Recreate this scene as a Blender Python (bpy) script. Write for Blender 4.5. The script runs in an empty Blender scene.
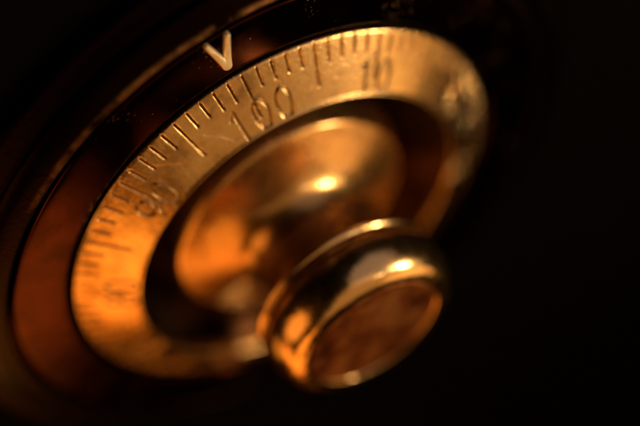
import bpy, math, random
import numpy as np
from mathutils import Matrix, Vector

# ------------------------------------------------------------------ camera, world, lamps, exposure
S = 0.04                       # radius of the dial in metres; every length below is in dial radii
scene = bpy.context.scene
COL = scene.collection
R = math.radians


def W(x, out, up):             # dial frame (right, out of the door, up) to world
    return Vector((x * S, -out * S, up * S))


cam_d = bpy.data.cameras.new('camera')
cam = bpy.data.objects.new('camera', cam_d)
COL.objects.link(cam)
cr = Vector((0.84146768, -0.50487715, -0.19243495))
cu = Vector((0.52661959, 0.68671009, 0.50109985))
cb = Vector((-0.12084684, -0.52299934, 0.84372254))
cl = W(-0.59206227, 3.11358826, 4.90158305)
cam.matrix_world = Matrix(((cr.x, cu.x, cb.x, cl.x), (cr.y, cu.y, cb.y, cl.y), (cr.z, cu.z, cb.z, cl.z), (0, 0, 0, 1)))
cam_d.sensor_width = 36.0
cam_d.lens = 36.0 * 1350 / 640
cam_d.clip_start = 0.005
cam_d.clip_end = 20
cam_d.dof.use_dof = True
cam_d.dof.focus_distance = 4.935 * S
cam_d.dof.aperture_fstop = (cam_d.lens / 1000.0) / (0.43 * S)
cam_d.dof.aperture_blades = 0
scene.camera = cam

world = bpy.data.worlds.new('World')
scene.world = world
world.use_nodes = True
bg = world.node_tree.nodes['Background']
bg.inputs['Color'].default_value = (1.0, 0.55, 0.25, 1)
bg.inputs['Strength'].default_value = 0.0006

scene.view_settings.view_transform = 'Standard'
scene.view_settings.look = 'None'
scene.view_settings.exposure = 0.45
scene.view_settings.gamma = 1.0


def area_lamp(name, d, dist, sx, sy, L, col, aim=(0, 0, 0), shape='ELLIPSE', roll=0.0):
    ld = bpy.data.lights.new(name, 'AREA')
    ld.shape = shape
    ld.size, ld.size_y = sx * S, sy * S
    a = sx * sy * S * S * (math.pi / 4 if shape == 'ELLIPSE' else 1)
    ld.energy = L * math.pi * a
    ld.color = col
    o = bpy.data.objects.new(name, ld)
    COL.objects.link(o)
    v = Vector(d).normalized() * dist
    o.location = W(*v)
    o.rotation_euler = (W(*aim) - o.location).to_track_quat('-Z', 'Y').to_euler()
    o.rotation_euler.rotate_axis('Z', roll)
    return o


def span_lamp(name, d0, d1, dist, width, L, col, shape='ELLIPSE'):
    """a long lamp stretched between two directions seen from the dial"""
    a, b = Vector(d0).normalized(), Vector(d1).normalized()
    mid = (a + b).normalized()
    ln = 2 * dist * math.tan(a.angle(b) / 2)
    o = area_lamp(name, mid, dist, ln, width, L, col, shape=shape)
    z = (o.location - W(0, 0, 0)).normalized()
    x = (W(*b) - W(*a)).normalized()
    x = (x - z * x.dot(z)).normalized()
    y = z.cross(x)
    p = o.location
    o.rotation_euler = Matrix((( x.x, y.x, z.x), (x.y, y.y, z.y), (x.z, y.z, z.z))).to_euler()
    return o


span_lamp('orange_lamp', (-0.09, 0.63, -0.77), (-0.97, 0.10, -0.22), 8, 2.3, 1.75, (1.0, 0.29, 0.032))
area_lamp('orange_card', (-0.54, 0.75, -0.40), 8, 3.9, 3.6, 1.35, (1.0, 0.33, 0.04))
area_lamp('left_glow', (-0.92, 0.30, 0.22), 7, 4.6, 4.8, 1.0, (1.0, 0.36, 0.06))
area_lamp('low_glow', (-2.5, 0.12, -1.0), 2.8, 1.7, 1.0, 0.6, (1.0, 0.36, 0.05), aim=(-0.3, 0.58, -0.1))
area_lamp('amber_lamp', (0.52, 0.74, -0.40), 8, 4.6, 4.0, 1.35, (1.0, 0.51, 0.155))
area_lamp('gold_reflector', (0.12, 0.92, 0.16), 9, 10.0, 13.0, 0.29, (1.0, 0.51, 0.165))
area_lamp('bright_bulb', (0.74, 0.65, 0.16), 6, 0.85, 0.85, 105.0, (1.0, 0.69, 0.36))
area_lamp('small_bulb', (0.42, 0.78, 0.28), 6, 0.4, 0.4, 16.0, (1.0, 0.72, 0.40))
area_lamp('dim_panel', (0.52, 0.45, 0.68), 7, 8.5, 7.0, 0.20, (1.0, 0.70, 0.56))  # unseen soft panel, added to lighten the knob's upper side


# ------------------------------------------------------------------ materials
def new_mat(name):
    m = bpy.data.materials.new(name)
    m.use_nodes = True
    nt = m.node_tree
    b = nt.nodes['Principled BSDF']
    return m, nt, b


def noise(nt, scale, detail=4, rough=0.6, vec=None):
    n = nt.nodes.new('ShaderNodeTexNoise')
    n.inputs['Scale'].default_value = scale / S
    n.inputs['Detail'].default_value = detail
    n.inputs['Roughness'].default_value = rough
    if vec is None:
        t = nt.nodes.new('ShaderNodeTexCoord')
        vec = t.outputs['Object']
    nt.links.new(vec, n.inputs['Vector'])
    return n


def ramp(nt, src, stops):
    r = nt.nodes.new('ShaderNodeValToRGB')
    while len(r.color_ramp.elements) < len(stops):
        r.color_ramp.elements.new(0.5)
    for e, (p, c) in zip(r.color_ramp.elements, stops):
        e.position = p
        e.color = c if isinstance(c, tuple) else (c, c, c, 1)
    nt.links.new(src, r.inputs['Fac'])
    return r


def bump(nt, b, src, dist, strength=1.0, prev=None):
    n = nt.nodes.new('ShaderNodeBump')
    n.inputs['Distance'].default_value = dist * S
    n.inputs['Strength'].default_value = strength
    nt.links.new(src, n.inputs['Height'])
    if prev is not None:
        nt.links.new(prev.outputs['Normal'], n.inputs['Normal'])
    nt.links.new(n.outputs['Normal'], b.inputs['Normal'])
    return n


def engraved_brass():
    m, nt, b = new_mat('engraved brass')
    b.inputs['Metallic'].default_value = 1
    n1 = noise(nt, 7, 6, 0.65)
    n2 = noise(nt, 60, 3, 0.6)
    c = ramp(nt, n1.outputs['Fac'], [(0.36, (0.40, 0.26, 0.115, 1)), (0.50, (0.74, 0.49, 0.23, 1)), (0.63, (0.86, 0.61, 0.31, 1))])
    att = nt.nodes.new('ShaderNodeAttribute')
    att.attribute_name = 'groove'
    mx = nt.nodes.new('ShaderNodeMixRGB')
    nt.links.new(att.outputs['Fac'], mx.inputs['Fac'])
    nt.links.new(c.outputs['Color'], mx.inputs['Color1'])
    mx.inputs['Color2'].default_value = (0.22, 0.115, 0.045, 1)
    nt.links.new(mx.outputs['Color'], b.inputs['Base Color'])
    ro = ramp(nt, n1.outputs['Fac'], [(0.35, 0.28), (0.65, 0.17)])
    nt.links.new(ro.outputs['Color'], b.inputs['Roughness'])
    p = bump(nt, b, n2.outputs['Fac'], 0.0021, 0.6)
    v = noise(nt, 190, 2, 0.5)
    bump(nt, b, v.outputs['Fac'], 0.0012, 0.45, p)
    return m


def polished_brass(name='polished brass', r0=0.10, r1=0.2, col=(0.86, 0.55, 0.22, 1), dark=(0.70, 0.40, 0.13, 1), wob=0.6, coat=0.0, sc=4):
    m, nt, b = new_mat(name)
    b.inputs['Metallic'].default_value = 1
    n1 = noise(nt, sc, 6, 0.65)
    c = ramp(nt, n1.outputs['Fac'], [(0.35, dark), (0.65, col)])
    nt.links.new(c.outputs['Color'], b.inputs['Base Color'])
    n2 = noise(nt, 14, 5, 0.7)
    ro = ramp(nt, n2.outputs['Fac'], [(0.35, r0), (0.7, r1)])
    nt.links.new(ro.outputs['Color'], b.inputs['Roughness'])
    n3 = noise(nt, 5.0, 3, 0.55)
    bump(nt, b, n3.outputs['Fac'], 0.011, wob)
    b.inputs['Coat Weight'].default_value = coat      # clear lacquer over the brass
    b.inputs['Coat Roughness'].default_value = 0.06
    b.inputs['Coat IOR'].default_value = 1.5
    return m


def copper_face():
    m, nt, b = new_mat('worn copper face')
    b.inputs['Metallic'].default_value = 1
    n1 = noise(nt, 5.5, 7, 0.72)
    c = ramp(nt, n1.outputs['Fac'], [(0.40, (0.10, 0.03, 0.012, 1)), (0.5, (0.31, 0.11, 0.042, 1)), (0.60, (0.60, 0.30, 0.12, 1))])
    nt.links.new(c.outputs['Color'], b.inputs['Base Color'])
    ro = ramp(nt, n1.outputs['Fac'], [(0.3, 0.5), (0.7, 0.36)])
    nt.links.new(ro.outputs['Color'], b.inputs['Roughness'])
    bump(nt, b, n1.outputs['Fac'], 0.02, 0.7)
    return m


def black_enamel(name='black enamel', col=(0.056, 0.0135, 0.005, 1)):
    m, nt, b = new_mat(name)
    b.inputs['Metallic'].default_value = 1
    n1 = noise(nt, 6, 5, 0.6)
    ro = ramp(nt, n1.outputs['Fac'], [(0.35, 0.10), (0.7, 0.18)])
    nt.links.new(ro.outputs['Color'], b.inputs['Roughness'])
    # dust caught in loose patches
    vo = nt.nodes.new('ShaderNodeTexVoronoi')
    vo.inputs['Scale'].default_value = 70 / S
    t = nt.nodes.new('ShaderNodeTexCoord')
    nt.links.new(t.outputs['Object'], vo.inputs['Vector'])
    spot = ramp(nt, vo.outputs['Distance'], [(0.10, 1.0), (0.26, 0.0)])
    msk = noise(nt, 3.1, 3, 0.6)
    mr = ramp(nt, msk.outputs['Fac'], [(0.55, 0.0), (0.66, 1.0)])
    fine = noise(nt, 50, 2, 0.6)
    fr = ramp(nt, fine.outputs['Fac'], [(0.45, 0.0), (0.6, 1.0)])
    m1 = nt.nodes.new('ShaderNodeMath'); m1.operation = 'MULTIPLY'
    m2 = nt.nodes.new('ShaderNodeMath'); m2.operation = 'MULTIPLY'
    nt.links.new(spot.outputs['Color'], m1.inputs[0]); nt.links.new(mr.outputs['Color'], m1.inputs[1])
    nt.links.new(m1.outputs[0], m2.inputs[0]); nt.links.new(fr.outputs['Color'], m2.inputs[1])
    mx = nt.nodes.new('ShaderNodeMixRGB')
    nt.links.new(m2.outputs[0], mx.inputs['Fac'])
    tn = noise(nt, 2.6, 6, 0.65)
    tr = ramp(nt, tn.outputs['Fac'], [(0.34, tuple(c * 0.45 for c in col[:3]) + (1,)), (0.66, tuple(c * 1.15 for c in col[:3]) + (1,))])
    nt.links.new(tr.outputs['Color'], mx.inputs['Color1'])
    mx.inputs['Color2'].default_value = (0.60, 0.46, 0.32, 1)
    nt.links.new(mx.outputs['Color'], b.inputs['Base Color'])
    inv = nt.nodes.new('ShaderNodeMath'); inv.operation = 'SUBTRACT'
    inv.inputs[0].default_value = 1.0
    nt.links.new(m2.outputs[0], inv.inputs[1])
    nt.links.new(inv.outputs[0], b.inputs['Metallic'])
    bump(nt, b, m2.outputs[0], 0.006, 0.8)
    return m


def glint_bead():
    """black finish rubbed back to brass in patches along the crest of the bead"""
    m, nt, b = new_mat('black bead with painted glints')
    b.inputs['Metallic'].default_value = 1
    t = nt.nodes.new('ShaderNodeTexCoord')
    sp = nt.nodes.new('ShaderNodeSeparateXYZ')
    nt.links.new(t.outputs['Object'], sp.inputs[0])
    cx = nt.nodes.new('ShaderNodeCombineXYZ')
    nt.links.new(sp.outputs['X'], cx.inputs['X']); nt.links.new(sp.outputs['Z'], cx.inputs['Z'])
    ln = nt.nodes.new('ShaderNodeVectorMath'); ln.operation = 'LENGTH'
    nt.links.new(cx.outputs[0], ln.inputs[0])
    mr = nt.nodes.new('ShaderNodeMapRange')
    mr.inputs['From Min'].default_value = 1.27 * S
    mr.inputs['From Max'].default_value = 1.42 * S
    nt.links.new(ln.outputs['Value'], mr.inputs['Value'])
    band = ramp(nt, mr.outputs[0], [(0.03, 0.0), (0.10, 1.0), (0.22, 0.6), (0.34, 0.0)])
    n1 = noise(nt, 5, 7, 0.7)
    w = ramp(nt, n1.outputs['Fac'], [(0.40, 0.0), (0.60, 1.0)])
    mz = nt.nodes.new('ShaderNodeMapRange')
    mz.inputs['From Min'].default_value = 0.95 * S
    mz.inputs['From Max'].default_value = 1.32 * S
    nt.links.new(sp.outputs['Z'], mz.inputs['Value'])
    m0 = nt.nodes.new('ShaderNodeMath'); m0.operation = 'MULTIPLY'
    nt.links.new(band.outputs['Color'], m0.inputs[0]); nt.links.new(mz.outputs[0], m0.inputs[1])
    mu = nt.nodes.new('ShaderNodeMath'); mu.operation = 'MULTIPLY'
    nt.links.new(m0.outputs[0], mu.inputs[0]); nt.links.new(w.outputs['Color'], mu.inputs[1])
    mx = nt.nodes.new('ShaderNodeMixRGB')
    nt.links.new(mu.outputs[0], mx.inputs['Fac'])
    mx.inputs['Color1'].default_value = (0.007, 0.0028, 0.0014, 1)
    mx.inputs['Color2'].default_value = (0.75, 0.44, 0.24, 1)  # brass colour stands for lit glints, on the upper arc only
    nt.links.new(mx.outputs['Color'], b.inputs['Base Color'])
    b.inputs['Roughness'].default_value = 0.3
    n2 = noise(nt, 40, 3, 0.6)
    bump(nt, b, n2.outputs['Fac'], 0.003, 0.6)
    return m


def door_paint():
    m, nt, b = new_mat('matt black door paint')
    n1 = noise(nt, 12, 4, 0.6)
    c = ramp(nt, n1.outputs['Fac'], [(0.3, (0.0005, 0.0004, 0.0004, 1)), (0.7, (0.001, 0.0008, 0.0007, 1))])
    nt.links.new(c.outputs['Color'], b.inputs['Base Color'])
    b.inputs['Roughness'].default_value = 0.75
    b.inputs['Specular IOR Level'].default_value = 0.02
    bump(nt, b, n1.outputs['Fac'], 0.01, 0.5)
    return m


M_ENG = engraved_brass()
M_POL = polished_brass('satin hub brass', 0.24, 0.34, col=(0.66, 0.40, 0.16, 1), dark=(0.46, 0.25, 0.085, 1), coat=1.0)
M_KNOB = polished_brass('polished knob brass', 0.16, 0.26, (0.90, 0.62, 0.30, 1), (0.74, 0.46, 0.19, 1), coat=1.0)
M_FACE = copper_face()
M_BLK = black_enamel()
M_BEAD = glint_bead()
M_MARK = polished_brass('pale index metal', 0.44, 0.54, (0.98, 0.92, 0.72, 1), (0.82, 0.68, 0.43, 1), sc=26)
M_MARK.node_tree.nodes['Principled BSDF'].inputs['Metallic'].default_value = 0.75
M_REC = polished_brass('shaded recess', 0.24, 0.36, (0.038, 0.015, 0.006, 1), (0.022, 0.009, 0.004, 1))  # brass darkened in its colour for the trough's shade and dark reflections
M_DOOR = door_paint()


# ------------------------------------------------------------------ mesh helpers
def link(name, verts, faces, mat, parent=None, smooth=True):
    me = bpy.data.meshes.new(name)
    verts = np.asarray(verts, dtype=np.float32)
    faces = np.asarray(faces, dtype=np.int32)
    nf, k = faces.shape
    me.vertices.add(len(verts))
    me.vertices.foreach_set('co', verts.ravel())
    me.loops.add(nf * k)
    me.loops.foreach_set('vertex_index', faces.ravel())
    me.polygons.add(nf)
    me.polygons.foreach_set('loop_start', np.arange(0, nf * k, k, dtype=np.int32))
    me.polygons.foreach_set('loop_total', np.full(nf, k, dtype=np.int32))
    me.polygons.foreach_set('use_smooth', np.full(nf, smooth, dtype=bool))
    me.update(calc_edges=True)
    me.validate()
    me.materials.append(mat)
    o = bpy.data.objects.new(name, me)
    COL.objects.link(o)
    if parent:
        o.parent = parent
    return o


def chaikin(pts, it=3):
    pts = [np.array(p, float) for p in pts]
    for _ in range(it):
        q = [pts[0]]
        for a, b in zip(pts[:-1], pts[1:]):
            q += [a * 0.75 + b * 0.25, a * 0.25 + b * 0.75]
        q.append(pts[-1])
        pts = q
    return pts


def revolve(name, prof, mat, parent=None, seg=320, it=3):
    """profile of (radius, height out of the door), turned round the spindle"""
    pr = np.array(chaikin(prof, it))
    th = np.linspace(0, 2 * math.pi, seg, endpoint=False)
    r, h = pr[:, 0][:, None], pr[:, 1][:, None]
    V = np.stack([r * np.sin(th), -h + 0 * th, r * np.cos(th)], 2).reshape(-1, 3) * S
    n = len(pr)
    i, j = np.meshgrid(np.arange(n - 1), np.arange(seg), indexing='ij')
    j2 = (j + 1) % seg
    F = np.stack([i * seg + j, i * seg + j2, (i + 1) * seg + j2, (i + 1) * seg + j], 2).reshape(-1, 4)
    return link(name, V, F, mat, parent)


def empty(name, loc=(0, 0, 0)):
    o = bpy.data.objects.new(name, None)
    o.empty_display_size = S * 0.3
    COL.objects.link(o)
    o.location = loc
    return o


# ------------------------------------------------------------------ safe door (backing surface)
HB = -0.16                      # plane of the door
door = empty('safe_door')
door['label'] = 'matt black steel safe door behind the round dial'
door['category'] = 'safe door'


def rounded_slab(hw, hh, rad, h0, h1, bev):
    pts = []
    for cx, cz, a0 in ((hw - rad, hh - rad, 0), (-hw + rad, hh - rad, 90), (-hw + rad, -hh + rad, 180), (hw - rad, -hh + rad, 270)):
        for k in range(13):
            a = R(a0 + 90 * k / 12)
            pts.append((cx + rad * math.cos(a), cz + rad * math.sin(a), math.cos(a), math.sin(a)))
    rings = [(0, h0), (0, h1 - bev), (bev * 0.3, h1 - bev * 0.3), (bev, h1), (min(hw, hh) * 0.5, h1), (min(hw, hh) * 0.98, h1)]
    V, F = [], []
    n = len(pts)
    for ins, h in rings:
        for x, z, nx, nz in pts:
            f = 1 - ins / min(hw, hh)
            V.append(((x * f) * S, -h * S, (z * f) * S))
    for i in range(len(rings) - 1):
        for j in range(n):
            F.append((i * n + j, i * n + (j + 1) % n, (i + 1) * n + (j + 1) % n, (i + 1) * n + j))
    return V, F


V, F = rounded_slab(7.0, 9.0, 0.6, HB - 0.8, HB, 0.08)
link('door_panel', V, F, M_DOOR, door)

# ------------------------------------------------------------------ fixed housing ring round the dial
housing = empty('dial_housing', W(0, HB, 0))
housing['label'] = 'glossy black round housing ring with raised V mark, fixed around the brass dial'
housing['category'] = 'dial housing'
hp = W(0, HB, 0)


def under(o, root):             # parent while keeping its place
    o.parent = root
    o.matrix_parent_inverse = Matrix.Translation(-root.location)
    return o


under(revolve('face_ring', [(1.028, HB), (1.028, -0.03), (1.030, -0.004), (1.040, 0.0), (1.055, 0.0), (1.15, 0.0), (1.245, 0.0), (1.254, -0.003),
                            (1.258, -0.03), (1.262, -0.045), (1.274, -0.045)], M_BLK), housing)
under(revolve('outer_bead', [(1.274, -0.05), (1.2755, -0.02), (1.279, 0.000), (1.288, 0.008), (1.305, 0.006), (1.335, -0.003), (1.368, -0.018), (1.394, -0.036), (1.402, -0.05),
                             (1.404, -0.06), (1.410, -0.070), (1.43, -0.074), (1.49, -0.080), (1.51, -0.090), (1.515, -0.11), (1.516, HB)], M_BEAD), housing)


def heightfield(name, x0, x1, y0, y1, n, f, mat, floor):
    xs = np.linspace(x0, x1, n)
    ys = np.linspace(y0, y1, int(n * (y1 - y0) / (x1 - x0)))
    X, Y = np.meshgrid(xs, ys)
    H = f(X, Y)
    V = np.stack([X, -H, Y], 2).reshape(-1, 3) * S
    w = len(xs)
    F = []
    keep = H > floor
    for i in range(len(ys) - 1):
        for j in range(w - 1):
            if keep[i:i + 2, j:j + 2].any():
                F.append((i * w + j, i * w + j + 1, (i + 1) * w + j + 1, (i + 1) * w + j))
    return link(name, V, F, mat)


def seg_dist(X, Y, a, b):
    ax, ay = a; bx, by = b
    dx, dy = bx - ax, by - ay
    t = np.clip(((X - ax) * dx + (Y - ay) * dy) / (dx * dx + dy * dy), 0, 1)
    return np.hypot(X - ax - t * dx, Y - ay - t * dy), t


def vmark(X, Y):
    H = np.full(X.shape, -0.02)
    for sx in (-1, 1):
        d, t = seg_dist(X, Y, (0, 1.092), (sx * 0.043, 1.240))
        w = 0.0215 - 0.0115 * t ** 0.7
        H = np.maximum(H, 0.018 * np.sqrt(np.clip(1 - (d / w) ** 4, 0, 1)) - 0.02 * np.clip((d / w) - 1, 0, 1) )
    H = np.where(H <= 0.0005, -0.01, H)
    return H


under(heightfield('index_mark', -0.075, 0.075, 1.05, 1.28, 110, vmark, M_MARK, 0.0), housing)

# ------------------------------------------------------------------ the turning dial
dial = empty('combination_dial', W(0, HB, 0))
dial['label'] = 'engraved brass combination dial numbered in tens, with stepped hub and polished round knob'
dial['category'] = 'combination dial'

# engraved numerals as strokes in a cell 0..1 high
def arc(cx, cy, rx, ry, a0, a1, n=20):
    return [(cx + rx * math.cos(R(a0 + (a1 - a0) * k / n)), cy + ry * math.sin(R(a0 + (a1 - a0) * k / n))) for k in range(n + 1)]


GL = {
    '0': [arc(0, .5, .25, .5, 0, 360, 36)],
    '1': [[(0.03, 0), (0.03, 1.0)], [(0.03, 1.0), (-0.14, .80)]],
    '2': [arc(0, .72, .26, .28, 165, -30) + [(-.27, 0)], [(-.27, 0), (.28, 0)]],
    '3': [arc(-.02, .74, .25, .26, 150, -90), arc(-.02, .24, .28, .24, 90, -150)],
    '4': [[(.12, 0), (.12, 1.0), (-.28, .30), (.30, .30)]],
    '5': [[(.24, 1.0), (-.18, 1.0), (-.23, .56)] + arc(-.01, .32, .27, .32, 130, -150)],
    '6': [arc(0, .30, .26, .30, 0, 360, 30), arc(.18, .30, .44, .72, 180, 100)],
    '7': [[(-.27, 1.0), (.27, 1.0), (-.08, 0)]],
    '8': [arc(0, .76, .21, .24, 0, 360, 28), arc(0, .27, .26, .27, 0, 360, 30)],
    '9': [arc(0, .70, .25, .30, 0, 360, 30), arc(-.18, .70, .43, .72, 0, -80)],
}
R0, R1 = 0.772, 0.990           # inner and outer edge of the cone
SL = 0.105 / 0.218              # its slope


def cone_h(r):
    return (0.990 - r) * SL


phase = R(0.6 * 3.6)            # the dial stands a little short of 100 under the mark
tick = R(3.6)
cols = []
for k in range(100):
    fine = (k >= 60 or k <= 30)
    m = 40 if fine else 14
    cols += [(k + q / m) * tick for q in range(m)]
cols = np.array(cols)
rows = np.linspace(R0, R1, 118)
TH, RR = np.meshgrid(cols, rows)          # dial angle, clockwise from 0/100
G = np.zeros_like(TH)


def groove(d, w):
    return np.clip(1 - (d / w) ** 2, 0, 1)


rng = random.Random(5)
kk = np.round(TH / tick)
dt = np.abs(TH - kk * tick) * RR
kk = kk.astype(int) % 100
end = np.where(kk % 10 == 0, 0.820, np.where(kk % 5 == 0, 0.832, 0.922))
jit = np.array([rng.uniform(-.006, .006) for _ in range(100)])[kk]
dd = np.hypot(dt, np.clip(end + jit - RR, 0, None))
dd = np.hypot(dd, np.clip(RR - 0.984, 0, None))
G = np.maximum(G, groove(dd, 0.0070))
HGT, YB = 0.118, 0.758                    # numeral height and foot radius (measured along r)
for n in range(10):
    s = '100' if n == 0 else str(n * 10)
    for q, ch in enumerate(s):
        c0 = n * 10 * tick + (q - (len(s) - 1) / 2) * 1.86 * tick + (0.15 * tick if n == 0 else 0)
        dth = (TH - c0 + math.pi) % (2 * math.pi) - math.pi
        sel = np.abs(dth) < 0.09
        X = dth[sel] * 0.815
        Y = (RR[sel] - YB - 0.012)
        best = np.full(X.shape, 9.0)
        for st in GL[ch]:
            for a, b in zip(st[:-1], st[1:]):
                d, _ = seg_dist(X, Y, (a[0] * HGT * 1.0, a[1] * HGT), (b[0] * HGT * 1.0, b[1] * HGT))
                best = np.minimum(best, d)
        G[sel] = np.maximum(G[sel], groove(best, 0.0072) * 0.7)

# an old scratch or two across the face
def polar(t, r):
    return ((t * tick + math.pi) % (2 * math.pi) - math.pi), r


for pts, w, dep in (([(95.9, .885), (96.7, .845), (97.3, .80), (98.5, .785)], .0022, .25), ([(92.1, .93), (93.4, .86)], .0016, .2)):
    for a, b in zip(pts[:-1], pts[1:]):
        (ta, ra), (tb, rb) = polar(*a), polar(*b)
        mid = (ta + tb) / 2
        dth = (TH - mid + math.pi) % (2 * math.pi) - math.pi
        sel = np.abs(dth) < 0.12
        d, _ = seg_dist(dth[sel] * 0.85, RR[sel], ((ta - mid) * 0.85, ra), ((tb - mid) * 0.85, rb))
        G[sel] = np.maximum(G[sel], groove(d, w) * dep)

DEP = 0.0135
Hh = cone_h(RR) - G * DEP
# close the ring with a rolled outer edge and an inner lip
outer = [(0.9955, -0.0035), (0.9985, -0.008), (1.0, -0.015), (1.0, -0.06), (1.0, HB + 0.02)]
inner = [(0.7705, cone_h(R0) + 0.003), (0.768, cone_h(R0) + 0.007), (0.764, cone_h(R0) + 0.009), (0.7605, cone_h(R0) + 0.007), (0.758, cone_h(R0) + 0.001), (0.757, cone_h(R0) - 0.012), (0.757, 0.0), (0.757, HB + 0.02)]
Rf = np.concatenate([np.array([np.full(len(cols), r) for r, h in inner[::-1]]), RR, np.array([np.full(len(cols), r) for r, h in outer])])
Hf = np.concatenate([np.array([np.full(len(cols), h) for r, h in inner[::-1]]), Hh, np.array([np.full(len(cols), h) for r, h in outer])])
Gf = np.concatenate([np.zeros((len(inner), len(cols))), G, np.zeros((len(outer), len(cols)))])
A = cols[None, :] + phase + 0 * Rf
A = A + 0.6 * tick * 0
Vv = np.stack([Rf * np.sin(A + R(0.0)), -Hf, Rf * np.cos(A)], 2).reshape(-1, 3) * S
nr, nc = Rf.shape
i, j = np.meshgrid(np.arange(nr - 1), np.arange(nc), indexing='ij')
j2 = (j + 1) % nc
Fv = np.stack([i * nc + j, i * nc + j2, (i + 1) * nc + j2, (i + 1) * nc + j], 2).reshape(-1, 4)
ring = under(link('graduated_ring', Vv, Fv, M_ENG), dial)
at = ring.data.attributes.new('groove', 'FLOAT', 'POINT')
at.data.foreach_set('value', np.clip(Gf, 0, 1).astype(np.float32).ravel())

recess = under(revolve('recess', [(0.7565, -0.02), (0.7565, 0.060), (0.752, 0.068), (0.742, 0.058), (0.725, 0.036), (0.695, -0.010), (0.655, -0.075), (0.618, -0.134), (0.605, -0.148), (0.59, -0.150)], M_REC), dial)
hub = under(revolve('hub', [(0.618, -0.15), (0.602, -0.11), (0.580, -0.055), (0.560, -0.010), (0.550, 0.012), (0.543, 0.023), (0.532, 0.029), (0.515, 0.034), (0.48, 0.043), (0.44, 0.056), (0.40, 0.072), (0.355, 0.095), (0.315, 0.122), (0.288, 0.150),
                            (0.268, 0.19), (0.254, 0.26), (0.25, 0.34), (0.25, 0.44)], M_POL), dial)
knob = under(revolve('knob', [(0.25, 0.425), (0.262, 0.433), (0.31, 0.440), (0.36, 0.444), (0.388, 0.446), (0.403, 0.452), (0.4075, 0.460), (0.404, 0.468), (0.396, 0.474), (0.396, 0.482), (0.402, 0.496), (0.411, 0.520),
                              (0.416, 0.550), (0.414, 0.585), (0.406, 0.620), (0.392, 0.652), (0.374, 0.677), (0.354, 0.692), (0.332, 0.699), (0.312, 0.701), (0.299, 0.700), (0.2935, 0.696), (0.293, 0.680)], M_KNOB), dial)
cap = under(revolve('knob_cap', [(0.2925, 0.680), (0.292, 0.6945), (0.288, 0.6965), (0.274, 0.6965), (0.264, 0.6955), (0.252, 0.6935), (0.236, 0.6935), (0.15, 0.6955), (0.06, 0.697), (0.004, 0.6975), (0.0002, 0.6975)], M_FACE), knob)
cap.matrix_parent_inverse = Matrix.Identity(4)

scene.cycles.use_denoising = True
scene.cycles.max_bounces = 12
scene.cycles.glossy_bounces = 8
